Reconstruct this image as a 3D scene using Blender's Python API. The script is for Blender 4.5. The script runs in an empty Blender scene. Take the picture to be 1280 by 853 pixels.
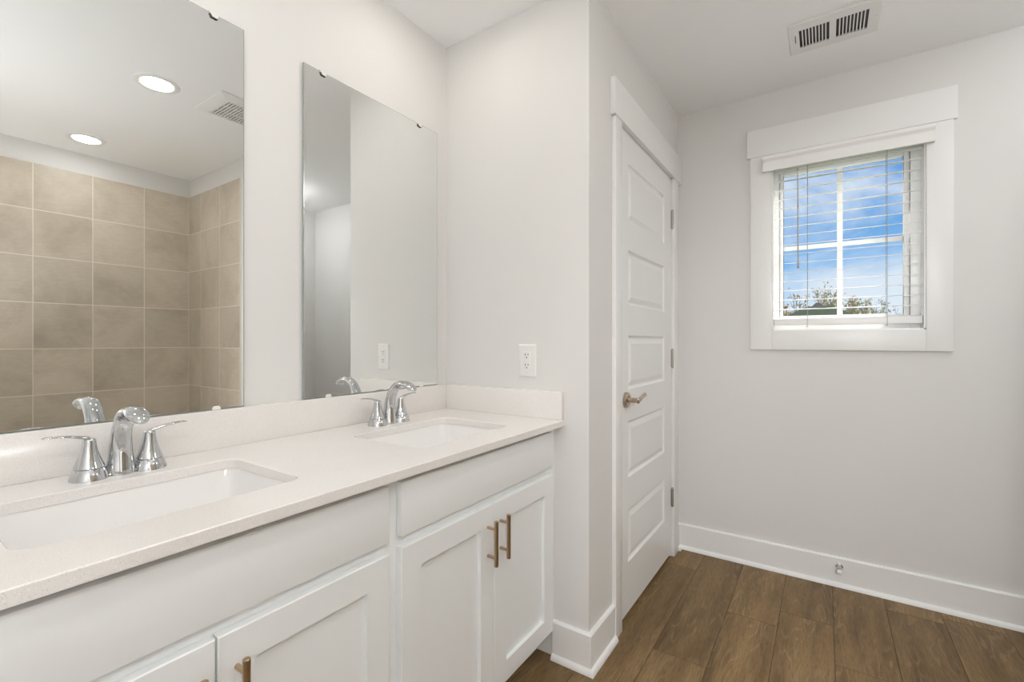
import bpy, bmesh, math, random
from mathutils import Vector, Matrix
R = math.radians
random.seed(7)
scn = bpy.context.scene
COL = scn.collection

# ------------------------------------------------------------------ camera
cam_d = bpy.data.cameras.new('camera')
cam_d.sensor_fit = 'HORIZONTAL'; cam_d.sensor_width = 36.0
cam_d.lens = 578.0 / 1280.0 * 36.0
cam_d.clip_start = 0.02; cam_d.clip_end = 500
cam = bpy.data.objects.new('camera', cam_d); COL.objects.link(cam)
AZ = math.degrees(math.atan2(391.0, 578.0))
cam.location = (0, 0, 1.165); cam.rotation_euler = (R(90), 0, R(AZ - 90))
scn.camera = cam

# ------------------------------------------------------------------ colour management, light levels
scn.view_settings.view_transform = 'Standard'
scn.view_settings.look = 'None'
scn.view_settings.exposure = 0.12
scn.view_settings.gamma = 1.0
scn.view_settings.use_curve_mapping = False
scn.cycles.max_bounces = 16; scn.cycles.diffuse_bounces = 10; scn.cycles.glossy_bounces = 8
scn.cycles.transparent_max_bounces = 16
scn.cycles.use_denoising = True
scn.cycles.sample_clamp_indirect = 6.0
scn.cycles.blur_glossy = 1.0
SKY_GAIN = 1.0
CAN_ROOM, CAN_SINK, FILL_DOME, FILL_CEILING, FILL_FAR = 108.0, 25.0, 44.0, 21.5, 80.0
CAN_SHOWER, FILL_DOME_NOOK = 44.0, 12.0
SUN_GAIN = 9.0

# ------------------------------------------------------------------ node helpers
class NT:
    def __init__(s, tree):
        s.t = tree; s.n = tree.nodes; s.l = tree.links
    def new(s, typ, **kw):
        nd = s.n.new(typ)
        for k, v in kw.items():
            if k in nd.inputs.keys() if isinstance(k, str) else False: nd.inputs[k].default_value = v
            else: setattr(nd, k, v)
        return nd
    def set(s, nd, **kw):
        for k, v in kw.items(): nd.inputs[k.replace('_', ' ')].default_value = v
        return nd
    def math(s, op, a, b=None, c=None):
        nd = s.n.new('ShaderNodeMath'); nd.operation = op
        for i, v in enumerate((a, b, c)):
            if v is None: continue
            if isinstance(v, (int, float)): nd.inputs[i].default_value = v
            else: s.l.new(v, nd.inputs[i])
        return nd.outputs[0]
    def mix(s, fac, a, b, blend='MIX'):
        nd = s.n.new('ShaderNodeMix'); nd.data_type = 'RGBA'; nd.blend_type = blend
        for sock, v in ((nd.inputs[0], fac), (nd.inputs[6], a), (nd.inputs[7], b)):
            if isinstance(v, (int, float)): sock.default_value = v
            elif isinstance(v, tuple): sock.default_value = v if len(v) == 4 else (*v, 1)
            else: s.l.new(v, sock)
        return nd.outputs[2]
    def ramp(s, fac, stops):
        nd = s.n.new('ShaderNodeValToRGB'); e = nd.color_ramp.elements
        while len(e) < len(stops): e.new(0.5)
        for i, (p, c) in enumerate(stops):
            e[i].position = p; e[i].color = c if len(c) == 4 else (*c, 1)
        s.l.new(fac, nd.inputs[0]); return nd.outputs[0]
    def noise(s, vec, scale, detail=3, rough=0.5, dist=0.0):
        nd = s.n.new('ShaderNodeTexNoise')
        nd.inputs['Scale'].default_value = scale; nd.inputs['Detail'].default_value = detail
        nd.inputs['Roughness'].default_value = rough; nd.inputs['Distortion'].default_value = dist
        if vec is not None: s.l.new(vec, nd.inputs['Vector'])
        return nd.outputs[0]
    def mapping(s, vec, loc=(0, 0, 0), rot=(0, 0, 0), scale=(1, 1, 1)):
        nd = s.n.new('ShaderNodeMapping')
        nd.inputs['Location'].default_value = loc; nd.inputs['Rotation'].default_value = rot
        nd.inputs['Scale'].default_value = scale
        s.l.new(vec, nd.inputs['Vector']); return nd.outputs[0]
    def pos(s):
        return s.n.new('ShaderNodeNewGeometry').outputs['Position']

def mat(name, col=(0.8, 0.8, 0.8), rough=0.5, metal=0.0, spec=0.5, coat=0.0):
    m = bpy.data.materials.new(name); m.use_nodes = True
    t = NT(m.node_tree); b = m.node_tree.nodes['Principled BSDF']
    b.inputs['Base Color'].default_value = (*col, 1); b.inputs['Roughness'].default_value = rough
    b.inputs['Metallic'].default_value = metal; b.inputs['Specular IOR Level'].default_value = spec
    b.inputs['Coat Weight'].default_value = coat
    return m, t, b

def bump(t, b, height, strength=0.1, dist=0.002):
    nd = t.n.new('ShaderNodeBump'); nd.inputs['Strength'].default_value = strength
    nd.inputs['Distance'].default_value = dist
    t.l.new(height, nd.inputs['Height']); t.l.new(nd.outputs[0], b.inputs['Normal'])

M = {}
def painted(name, col, rough, var=0.015, bscale=220, bstr=0.05):
    m, t, b = mat(name, col, rough)
    p = t.pos()
    n = t.noise(p, 3.0, 4)
    c = t.mix(n, tuple(max(0, x - var) for x in col), tuple(min(1, x + var) for x in col))
    t.l.new(c, b.inputs['Base Color'])
    if bstr: bump(t, b, t.noise(p, bscale, 2), bstr, 0.0006)
    M[name] = m; return m

painted('wall_paint', (0.735, 0.728, 0.715), 0.7, 0.006)
painted('ceiling_paint', (0.91, 0.915, 0.92), 0.85, 0.006, 160, 0.08)
painted('trim_paint', (0.84, 0.84, 0.835), 0.32, 0.004, 60, 0.02)
painted('door_paint', (0.84, 0.845, 0.84), 0.3, 0.004, 60, 0.02)
painted('cabinet_paint', (0.84, 0.862, 0.87), 0.34, 0.004, 60, 0.015)
painted('vinyl_white', (0.93, 0.93, 0.93), 0.3, 0.003, 60, 0.0)
painted('blind_white', (0.90, 0.895, 0.885), 0.38, 0.004, 60, 0.0)
painted('plastic_white', (0.82, 0.82, 0.80), 0.3, 0.002, 60, 0.0)
painted('register_white', (0.80, 0.795, 0.78), 0.4, 0.004, 60, 0.0)
painted('porcelain', (0.84, 0.83, 0.82), 0.08, 0.003, 60, 0.0)
painted('dark_gap', (0.03, 0.03, 0.03), 0.8, 0.005, 60, 0.0)
painted('cord_grey', (0.32, 0.34, 0.36), 0.7, 0.02, 60, 0.0)
painted('dark_backing', (0.055, 0.055, 0.055), 0.7, 0.01, 60, 0.0)
painted('wand_plastic', (0.42, 0.39, 0.37), 0.25, 0.01, 60, 0.0)
painted('rubber_white', (0.85, 0.84, 0.80), 0.5, 0.005, 60, 0.0)

def metal(name, col, rough, aniso=0.0, brushed=False):
    m, t, b = mat(name, col, rough, 1.0)
    p = t.mapping(t.pos(), scale=(900, 900, 12) if brushed else (40, 40, 40))
    n = t.noise(p, 1.0, 2)
    r = t.math('MULTIPLY_ADD', n, 0.10 if brushed else 0.02, rough)
    t.l.new(r, b.inputs['Roughness']); M[name] = m
metal('chrome', (0.60, 0.61, 0.62), 0.025)
metal('bronze_pull', (0.50, 0.37, 0.25), 0.26, brushed=True)
metal('nickel_lever', (0.55, 0.45, 0.36), 0.22)
metal('hinge_nickel', (0.45, 0.42, 0.38), 0.3)
metal('stop_nickel', (0.62, 0.60, 0.56), 0.18)
metal('steel_trim', (0.70, 0.70, 0.68), 0.3)

# mirror glass: silvered sheet with a faint green-grey cast
m, t, b = mat('mirror_silver', (0.86, 0.875, 0.865), 0.0, 1.0)
t.l.new(t.mix(t.noise(t.pos(), 0.7, 1), (0.855, 0.87, 0.86), (0.865, 0.88, 0.87)), b.inputs['Base Color']); M['mirror_silver'] = m
painted('mirror_edge', (0.30, 0.33, 0.31), 0.15, 0.02, 60, 0.0)

# clear plastic of the mirror clips
m, t, b = mat('clip_plastic', (0.80, 0.79, 0.76), 0.15)
t.l.new(t.mix(t.noise(t.pos(), 60, 1), (0.78, 0.77, 0.74), (0.84, 0.83, 0.80)), b.inputs['Base Color']); M['clip_plastic'] = m
painted('clip_dark', (0.035, 0.032, 0.022), 0.4, 0.01, 60, 0.0)

# quartz
m, t, b = mat('quartz', rough=0.16)
p = t.pos()
base = t.mix(t.noise(p, 9, 4), (0.79, 0.765, 0.745), (0.83, 0.81, 0.79))
n1 = t.noise(p, 520, 2, 0.6)
s1 = t.ramp(n1, [(0.60, (0, 0, 0)), (0.72, (1, 1, 1))])
c = t.mix(s1, base, (0.56, 0.53, 0.50))
n2 = t.noise(t.mapping(p, loc=(3.1, 1.7, 0.4)), 300, 2, 0.6)
s2 = t.ramp(n2, [(0.64, (0, 0, 0)), (0.72, (1, 1, 1))])
c = t.mix(s2, c, (0.93, 0.92, 0.91))
t.l.new(c, b.inputs['Base Color']); M['quartz'] = m

# shower tile; vector (along, up)
def tile_mat(name, axis, off_u, off_v, w, h):
    m, t, b = mat(name, rough=0.42)
    p = t.pos(); sp = t.n.new('ShaderNodeSeparateXYZ'); t.l.new(p, sp.inputs[0])
    u = t.math('SUBTRACT', sp.outputs[axis], off_u); v = t.math('SUBTRACT', sp.outputs[2], off_v)
    u = t.math('ADD', u, w * 40); v = t.math('ADD', v, h * 40)
    fu = t.math('FRACT', t.math('DIVIDE', u, w)); fv = t.math('FRACT', t.math('DIVIDE', v, h))
    iu = t.math('FLOOR', t.math('DIVIDE', u, w)); iv = t.math('FLOOR', t.math('DIVIDE', v, h))
    g = 0.0024
    eu = t.math('MINIMUM', fu, t.math('SUBTRACT', 1.0, fu)); ev = t.math('MINIMUM', fv, t.math('SUBTRACT', 1.0, fv))
    eu = t.math('LESS_THAN', t.math('MULTIPLY', eu, w), g); ev = t.math('LESS_THAN', t.math('MULTIPLY', ev, h), g)
    grout = t.math('MAXIMUM', eu, ev)
    cb = t.n.new('ShaderNodeCombineXYZ'); t.l.new(iu, cb.inputs[0]); t.l.new(iv, cb.inputs[1])
    wn = t.n.new('ShaderNodeTexWhiteNoise'); wn.noise_dimensions = '3D'; t.l.new(cb.outputs[0], wn.inputs['Vector'])
    off = t.n.new('ShaderNodeVectorMath'); off.operation = 'MULTIPLY_ADD'
    t.l.new(wn.outputs['Color'], off.inputs[0]); off.inputs[1].default_value = (9, 9, 9); t.l.new(p, off.inputs[2])
    q = off.outputs[0]
    n = t.noise(q, 3.2, 6, 0.62, 0.6)
    n2 = t.noise(t.mapping(q, scale=(1, 1, 3.0)), 22, 5, 0.7)
    c = t.ramp(n, [(0.30, (0.48, 0.42, 0.34)), (0.52, (0.62, 0.555, 0.46)), (0.75, (0.68, 0.62, 0.53))])
    c = t.mix(t.math('MULTIPLY', n2, 0.45), c, (0.30, 0.25, 0.19))
    tone = t.math('MULTIPLY_ADD', wn.outputs['Value'], 0.16, 0.95)
    hsv = t.n.new('ShaderNodeHueSaturation'); t.l.new(c, hsv.inputs['Color']); t.l.new(tone, hsv.inputs['Value'])
    c = t.mix(grout, hsv.outputs[0], (0.78, 0.73, 0.64))
    t.l.new(c, b.inputs['Base Color'])
    t.l.new(t.math('MULTIPLY_ADD', grout, 0.4, 0.4), b.inputs['Roughness'])
    bump(t, b, t.math('SUBTRACT', 1.0, grout), 0.4, 0.001); M[name] = m

# floor boards: grain along x, per-board random in attribute 'board'
m, t, b = mat('wood_floor', rough=0.42, spec=0.3)
at = t.n.new('ShaderNodeAttribute'); at.attribute_name = 'board'
off = t.n.new('ShaderNodeVectorMath'); off.operation = 'MULTIPLY_ADD'
t.l.new(at.outputs['Color'], off.inputs[0]); off.inputs[1].default_value = (31, 17, 5); t.l.new(t.pos(), off.inputs[2])
q = off.outputs[0]
warp = t.noise(t.mapping(q, scale=(0.9, 4.5, 1)), 1.5, 3, 0.5)      # cathedral figure: rings of a warped field
sp = t.n.new('ShaderNodeSeparateXYZ'); t.l.new(q, sp.inputs[0])
ph = t.math('ADD', t.math('MULTIPLY', warp, 1.0), t.math('MULTIPLY', sp.outputs[1], 1.6))
wave = t.math('SINE', t.math('MULTIPLY', ph, 95.0))
fine = t.noise(t.mapping(q, scale=(7, 300, 1)), 1.0, 3, 0.6)
pores = t.noise(t.mapping(q, scale=(22, 420, 1)), 1.0, 2, 0.6)
blot = t.noise(t.mapping(q, scale=(1.0, 7.0, 1)), 2.0, 5, 0.62)
figm = t.noise(t.mapping(q, scale=(1.2, 5, 1), loc=(4, 2, 0)), 2.4, 2, 0.5)
c = t.ramp(blot, [(0.28, (0.100, 0.060, 0.024)), (0.55, (0.205, 0.128, 0.055)), (0.80, (0.295, 0.192, 0.088))])
lines = t.math('MULTIPLY', t.ramp(t.math('MULTIPLY_ADD', wave, 0.5, 0.5), [(0.80, (0, 0, 0)), (0.97, (1, 1, 1))]), t.ramp(figm, [(0.40, (0, 0, 0)), (0.62, (1, 1, 1))]))
c = t.mix(t.math('MULTIPLY', lines, 0.36), c, (0.38, 0.28, 0.17))
c = t.mix(t.math('MULTIPLY', t.ramp(fine, [(0.45, (0, 0, 0)), (0.7, (1, 1, 1))]), 0.30), c, (0.34, 0.232, 0.118))
c = t.mix(t.math('MULTIPLY', t.ramp(pores, [(0.50, (0, 0, 0)), (0.66, (1, 1, 1))]), 0.5), c, (0.070, 0.040, 0.020))
sr = t.n.new('ShaderNodeSeparateColor'); t.l.new(at.outputs['Color'], sr.inputs[0])
hsv = t.n.new('ShaderNodeHueSaturation'); t.l.new(c, hsv.inputs['Color'])
t.l.new(t.math('MULTIPLY_ADD', sr.outputs[2], 0.30, 0.86), hsv.inputs['Value'])
t.l.new(hsv.outputs[0], b.inputs['Base Color'])
t.l.new(t.math('MULTIPLY_ADD', fine, 0.15, 0.40), b.inputs['Roughness'])
bump(t, b, fine, 0.08, 0.0006); M['wood_floor'] = m

# window glass: clear sheet with a reflecting surface
m = bpy.data.materials.new('clear_glass'); m.use_nodes = True
t = NT(m.node_tree); t.n.clear()
out = t.n.new('ShaderNodeOutputMaterial'); mixs = t.n.new('ShaderNodeMixShader')
tr = t.n.new('ShaderNodeBsdfTransparent'); gl = t.n.new('ShaderNodeBsdfGlossy'); fr = t.n.new('ShaderNodeFresnel')
tr.inputs[0].default_value = (0.97, 0.985, 0.98, 1); gl.inputs['Roughness'].default_value = 0.2
fr.inputs[0].default_value = 1.06
t.l.new(fr.outputs[0], mixs.inputs[0]); t.l.new(tr.outputs[0], mixs.inputs[1]); t.l.new(gl.outputs[0], mixs.inputs[2])
t.l.new(mixs.outputs[0], out.inputs[0]); M['clear_glass'] = m

def emitter(name, col, strength):
    m = bpy.data.materials.new(name); m.use_nodes = True
    t = NT(m.node_tree); t.n.clear()
    out = t.n.new('ShaderNodeOutputMaterial'); e = t.n.new('ShaderNodeEmission')
    e.inputs[0].default_value = (*col, 1); e.inputs[1].default_value = strength
    t.l.new(e.outputs[0], out.inputs[0]); M[name] = m
emitter('lens_room', (1.0, 0.985, 0.96), CAN_ROOM)
emitter('lens_sink', (1.0, 0.94, 0.87), CAN_SINK)
emitter('lens_shower', (1.0, 0.985, 0.96), CAN_SHOWER)
emitter('fill_glow', (1.0, 1.0, 1.0), FILL_DOME)
emitter('fill_glow_nook', (1.0, 1.0, 1.0), FILL_DOME_NOOK)  # glow of the added fill domes

# outdoors
painted('shingles', (0.075, 0.090, 0.060), 0.9, 0.015, 8, 0.2)
painted('house_siding', (0.45, 0.44, 0.40), 0.8, 0.02, 8, 0.1)
painted('roof_vent_dark', (0.03, 0.032, 0.03), 0.8, 0.008, 8, 0.0)
painted('bark', (0.38, 0.31, 0.23), 0.9, 0.05, 8, 0.0)
painted('dry_leaf_tan', (0.62, 0.47, 0.28), 0.8, 0.08, 3, 0.0)
painted('dry_leaf_green', (0.44, 0.43, 0.25), 0.8, 0.06, 3, 0.0)
painted('dry_leaf_russet', (0.58, 0.39, 0.23), 0.8, 0.08, 3, 0.0)
painted('grass_ground', (0.13, 0.16, 0.07), 0.95, 0.04, 3, 0.0)

for k_ in ('dry_leaf_tan', 'dry_leaf_green', 'dry_leaf_russet', 'shingles', 'bark'):
    M[k_].node_tree.nodes['Principled BSDF'].inputs['Specular IOR Level'].default_value = 0.05

# ------------------------------------------------------------------ sky
w = bpy.data.worlds.new('sky'); scn.world = w; w.use_nodes = True
t = NT(w.node_tree); t.n.clear()
out = t.n.new('ShaderNodeOutputWorld'); bg = t.n.new('ShaderNodeBackground')
tc = t.n.new('ShaderNodeTexCoord'); sp = t.n.new('ShaderNodeSeparateXYZ'); t.l.new(tc.outputs['Generated'], sp.inputs[0])
grad = t.ramp(sp.outputs[2], [(0.0, (0.50, 0.72, 0.90)), (0.08, (0.30, 0.55, 0.86)), (0.25, (0.10, 0.32, 0.72)), (0.45, (0.035, 0.20, 0.52))])
cv = t.mapping(tc.outputs['Generated'], loc=(0.0, 0.30, 0.1), scale=(1.0, 1.0, 2.2))
cn = t.noise(cv, 3.3, 7, 0.56, 0.3)
cm = t.ramp(cn, [(0.43, (0, 0, 0)), (0.63, (1, 1, 1))])
skyc = t.mix(t.math('MULTIPLY', cm, 0.92), grad, (0.74, 0.80, 0.89))
t.l.new(skyc, bg.inputs[0]); bg.inputs[1].default_value = SKY_GAIN
t.l.new(bg.outputs[0], out.inputs[0])

sun_d = bpy.data.lights.new('sun', 'SUN'); sun_d.energy = SUN_GAIN; sun_d.angle = R(1.0); sun_d.color = (1, 0.95, 0.87)
sun = bpy.data.objects.new('sun', sun_d); COL.objects.link(sun)
sun.location = (30, -25, 40); sun.rotation_euler = Vector((-0.50, 0.45, -0.78)).to_track_quat('-Z', 'Y').to_euler()

# unseen fill light added beside the camera, pointed up to brighten the ceiling
fl_d = bpy.data.lights.new('ceiling_fill', 'AREA'); fl_d.shape = 'DISK'; fl_d.size = 0.30; fl_d.energy = FILL_CEILING; fl_d.color = (0.98, 1.0, 1.02)
fl_o = bpy.data.objects.new('ceiling_fill', fl_d); COL.objects.link(fl_o)
fl_o.location = (0.15, -0.56, 0.78); fl_o.rotation_euler = (R(180), R(-34), 0)
# a second added fill light, aimed across the room at the floor under the window
f2_d = bpy.data.lights.new('far_fill', 'SPOT'); f2_d.energy = FILL_FAR; f2_d.spot_size = R(75); f2_d.spot_blend = 1.0
f2_d.shadow_soft_size = 0.25; f2_d.color = (0.97, 1.0, 1.03)
f2_o = bpy.data.objects.new('far_fill', f2_d); COL.objects.link(f2_o)
f2_o.location = (-0.5, -0.5, 1.5)
f2_o.rotation_euler = (Vector((2.4, -0.3, 0.5)) - f2_o.location).to_track_quat('-Z', 'Y').to_euler()

# ------------------------------------------------------------------ mesh helpers
class MB:
    def __init__(s): s.bm = bmesh.new()
    def box(s, x0, x1, y0, y1, z0, z1, bev=0.0, seg=2):
        g = bmesh.ops.create_cube(s.bm, size=1.0)
        vs = g['verts']
        for v in vs:
            v.co = Vector(((x0 + x1) / 2 + v.co.x * (x1 - x0), (y0 + y1) / 2 + v.co.y * (y1 - y0), (z0 + z1) / 2 + v.co.z * (z1 - z0)))
        if bev:
            es = list({e for v in vs for e in v.link_edges})
            bmesh.ops.bevel(s.bm, geom=es, offset=bev, segments=seg, profile=0.6, affect='EDGES')
        return s
    def loft(s, loops, cap0=True, cap1=True, closed=True):
        rows = [[s.bm.verts.new(p) for p in lp] for lp in loops]
        n = len(rows[0])
        for a, b2 in zip(rows, rows[1:]):
            for i in range(n if closed else n - 1):
                j = (i + 1) % n
                try: s.bm.faces.new((a[i], a[j], b2[j], b2[i]))
                except ValueError: pass
        if cap0: s.bm.faces.new(list(reversed(rows[0])))
        if cap1: s.bm.faces.new(rows[-1])
        return s
    def tube(s, pts, radii, n=12, side=None, caps=True):
        """pts path; radii a float or (across, thick) per point; side = fixed across direction"""
        pts = [Vector(p) for p in pts]; loops = []
        for i, p in enumerate(pts):
            tn = (pts[min(i + 1, len(pts) - 1)] - pts[max(i - 1, 0)]).normalized()
            sd = Vector(side) if side else (Vector((0, 0, 1)) if abs(tn.z) < 0.9 else Vector((1, 0, 0)))
            a = (sd - tn * sd.dot(tn)).normalized(); bb = tn.cross(a)
            r = radii[i] if isinstance(radii, list) else radii
            ra, rb = r if isinstance(r, tuple) else (r, r)
            loops.append([p + a * ra * math.cos(k * 2 * math.pi / n) + bb * rb * math.sin(k * 2 * math.pi / n) for k in range(n)])
        return s.loft(loops, caps, caps)
    def lathe(s, prof, centre=(0, 0, 0), axis='z', n=28, cap0=True, cap1=True):
        c = Vector(centre); loops = []
        for r, h in prof:
            lp = []
            for k in range(n):
                a = k * 2 * math.pi / n; u, v = r * math.cos(a), r * math.sin(a)
                lp.append(c + (Vector((u, v, h)) if axis == 'z' else Vector((u, h, v)) if axis == 'y' else Vector((h, u, v))))
            loops.append(lp)
        return s.loft(loops, cap0, cap1)
    def prism(s, poly, d0, d1, f):
        """2-D polygon swept from d0 to d1; f(u, v, d) gives the point"""
        return s.loft([[Vector(f(u, v, d0)) for u, v in poly], [Vector(f(u, v, d1)) for u, v in poly]])
    def quad(s, *p):
        s.bm.faces.new([s.bm.verts.new(q) for q in p]); return s
    def build(s, name, m, parent=None, smooth=35, origin=None):
        bmesh.ops.remove_doubles(s.bm, verts=s.bm.verts, dist=1e-6)
        bmesh.ops.recalc_face_normals(s.bm, faces=s.bm.faces)
        me = bpy.data.meshes.new(name)
        if parent is not None: o0 = ORG[parent.name]
        elif origin is not None: o0 = Vector(origin)
        else:
            xs = [v.co for v in s.bm.verts]
            o0 = Vector(((min(v.x for v in xs) + max(v.x for v in xs)) / 2, (min(v.y for v in xs) + max(v.y for v in xs)) / 2, min(v.z for v in xs)))
        bmesh.ops.translate(s.bm, verts=s.bm.verts, vec=-o0)
        s.bm.to_mesh(me); s.bm.free()
        if smooth:
            for pl in me.polygons: pl.use_smooth = True
            me.set_sharp_from_angle(angle=R(smooth))
        me.materials.append(m)
        o = bpy.data.objects.new(name, me); COL.objects.link(o)
        ORG[o.name] = o0
        if parent is not None: o.parent = parent
        else: o.location = o0
        return o
ORG = {}
def thing(name, label, cat, loc=(0, 0, 0), group=None, kind=None):
    o = bpy.data.objects.new(name, None); COL.objects.link(o); o.location = loc
    o.empty_display_size = 0.05; ORG[o.name] = Vector(loc)
    return tag(o, label, cat, group, kind)
def tag(o, label=None, cat=None, group=None, kind=None):
    if label: o['label'] = label
    if cat: o['category'] = cat
    if group: o['group'] = group
    if kind: o['kind'] = kind
    return o
def copy_tree(o, parent=None, loc=None):
    c = o.copy(); COL.objects.link(c)
    if parent is not None: c.parent = parent
    if loc is not None: c.location = loc
    for ch in list(o.children): copy_tree(ch, c)
    return c
def rrect(x0, x1, y0, y1, r, z, n=6):
    pts = []
    for cx, cy, a0 in ((x1 - r, y1 - r, 0), (x0 + r, y1 - r, 90), (x0 + r, y0 + r, 180), (x1 - r, y0 + r, 270)):
        for k in range(n + 1):
            a = R(a0 + 90 * k / n); pts.append(Vector((cx + r * math.cos(a), cy + r * math.sin(a), z)))
    return pts

# ------------------------------------------------------------------ dimensions (metres)
YM, XE, YD, XW = 1.364, 1.503, 0.689, 2.70        # mirror wall, return wall, closet wall, window wall
YS, XL, ZC = -1.473, -0.90, 2.438                  # shower wall, wall behind the camera, ceiling
S = 'structure'

# ------------------------------------------------------------------ shell
# floor of individual boards, 0.19 m wide, along x
fb = MB(); colr = []
rows_y = [-0.03 + 0.19 * k for k in range(-8, 9)]
fixed = {0: 2.30, 2: 1.75, -1: 2.03, -3: 2.62, 1: 0.95, 3: 1.25, -2: 1.35}
faces_col = []
for k in range(-8, 8):
    y0 = -0.03 + 0.19 * k; y1 = y0 + 0.19
    y0c, y1c = max(y0, YS - 0.02), min(y1, YM)
    if y1c - y0c < 0.003: continue
    x = fixed.get(k, 1.1 + (k * 0.43) % 1.2)
    while x > XL: x -= 1.22
    while x < XW:
        xa, xb = max(x, XL), min(x + 1.22, XW)
        if xb - xa > 0.002:
            g = 0.0008
            fb.box(xa + g, xb - g, y0c + g, y1c - g, -0.012, 0.0)
            faces_col.append((random.random(), random.random(), random.random()))
        x += 1.22
o = fb.build('floor', M['wood_floor'], origin=(0, 0, 0), smooth=0)
att = o.data.attributes.new('board', 'FLOAT_COLOR', 'FACE')
for i in range(len(o.data.polygons)):
    att.data[i].color = (*faces_col[min(i // 6, len(faces_col) - 1)], 1)
tag(o, 'brown oak plank floor of the bathroom', 'floor', kind=S)
o = MB().box(XL - 0.1, XW + 0.16, YS - 0.12, YM + 0.1, -0.10, -0.0125).build('floor_subfloor', M['dark_gap'])
tag(o, 'dark subfloor under the brown planks', 'floor', kind=S)
o = MB().box(XL - 0.1, XW + 0.16, YS - 0.12, YM + 0.1, ZC, ZC + 0.12).build('ceiling', M['ceiling_paint'])
tag(o, 'flat off-white ceiling', 'ceiling', kind=S)
WP = M['wall_paint']
o = MB().box(XL - 0.1, XW + 0.16, YM, YM + 0.1, 0, ZC).build('wall_left', WP)
tag(o, 'pale wall behind the mirrors and vanity', 'wall', kind=S)
o = MB().box(XE, XE + 0.10, YD, YM, 0, ZC).build('wall_return', WP)
tag(o, 'short pale wall with the outlet at the vanity end', 'wall', kind=S)
DX0, DX1, DZ1 = 1.779, 2.560, 2.047                # door opening
wb = MB().box(XE + 0.10, DX0, YD, YD + 0.1, 0, ZC); wb.box(DX1, XW, YD, YD + 0.1, 0, ZC); wb.box(DX0, DX1, YD, YD + 0.1, DZ1, ZC)
tag(wb.build('wall_closet', WP), 'pale wall around the white panel door', 'wall', kind=S)
WY0, WY1, WZ0, WZ1 = -0.367, 0.224, 1.216, 2.095   # window opening
wb = MB().box(XW, XW + 0.16, YS - 0.12, WY0, 0, ZC); wb.box(XW, XW + 0.16, WY1, YM, 0, ZC)
wb.box(XW, XW + 0.16, WY0, WY1, 0, WZ0); wb.box(XW, XW + 0.16, WY0, WY1, WZ1, ZC)
tag(wb.build('wall_right', WP), 'pale wall with the window', 'wall', kind=S)
tag(MB().box(XL - 0.1, XW, YS - 0.12, YS, 0, ZC).build('wall_shower', WP), 'wall behind the shower tile, white above it', 'wall', kind=S)
tag(MB().box(XL - 0.1, XL, YS, YM, 0, ZC).build('wall_behind', WP), 'wall behind the camera', 'wall', kind=S)
XT = 1.609                                          # wing walls of the shower alcove
tag(MB().box(XT, XT + 0.115, YS, -0.600, 0, ZC).build('wall_alcove', WP, None), 'end wall of the shower alcove', 'wall', kind=S)
tag(MB().box(-0.03, 0.072, YS, -0.600, 0, ZC).build('wall_alcove_near', WP, None), 'near end wall of the shower alcove', 'wall', kind=S)
tile_mat('tile_back', 0, 1.600, 2.301, 0.2905, 0.2965)
tile_mat('tile_side', 1, -0.654, 2.301, 0.3, 0.2965)
tag(MB().box(0.082, XT - 0.009, YS, YS + 0.009, 0, 2.301).build('wall_shower_tile', M['tile_back'], None), 'taupe stone tile on the long shower wall', 'tile', kind=S)
tag(MB().box(XT - 0.009, XT, YS, -0.654, 0, 2.301).build('wall_alcove_tile', M['tile_side'], None), 'taupe stone tile on the shower end wall', 'tile', kind=S)
tag(MB().box(0.072, 0.081, YS, -0.654, 0, 2.301).build('wall_alcove_near_tile', M['tile_side'], None), 'taupe stone tile on the near shower end', 'tile', kind=S)

# baseboards with shoe moulding
TP = M['trim_paint']
def base_poly(th=0.014, h=0.137): return [(0, 0), (th, 0), (th, h - 0.006), (th - 0.005, h), (0, h)]
SHOE = [(0.014, 0)] + [(0.014 + 0.014 * math.cos(R(a)), 0.019 * math.sin(R(a))) for a in (0, 20, 40, 60, 80, 90)]
def run(name, label, segs, mitre=None):
    """segs: list of (profile sweep functions d0, d1)"""
    a = MB(); sh = MB()
    for f, d0, d1, e0, e1 in segs:
        for mb, poly in ((a, base_poly()), (sh, SHOE)):
            mb.loft([[Vector(f(u, v, d0 + e0 * u)) for u, v in poly], [Vector(f(u, v, d1 + e1 * u)) for u, v in poly]])
    b0 = a.build(name, TP); tag(b0, label, 'baseboard', kind=S)
    sh.build('shoe_molding', TP, b0)
# return wall (faces -x) wrapping the outside corner on to the closet wall (faces -y)
run('baseboard_return', 'white baseboard wrapping the wall corner beside the vanity',
    [(lambda u, v, d: (XE - u, d, v), 0.829, YD, 0, -1), (lambda u, v, d: (d, YD - u, v), XE, 1.715, -1, 0)])
run('baseboard_right', 'long white baseboard under the window',
    [(lambda u, v, d: (XW - u, d, v), YD, YS, -1, 0), (lambda u, v, d: (d, YD - u, v), 2.641, XW, 0, -1)])
run('baseboard_shower', 'white baseboard along the back wall beyond the shower',
    [(lambda u, v, d: (d, YS + u, v), XT + 0.115, XW, 0, -1)])

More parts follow.
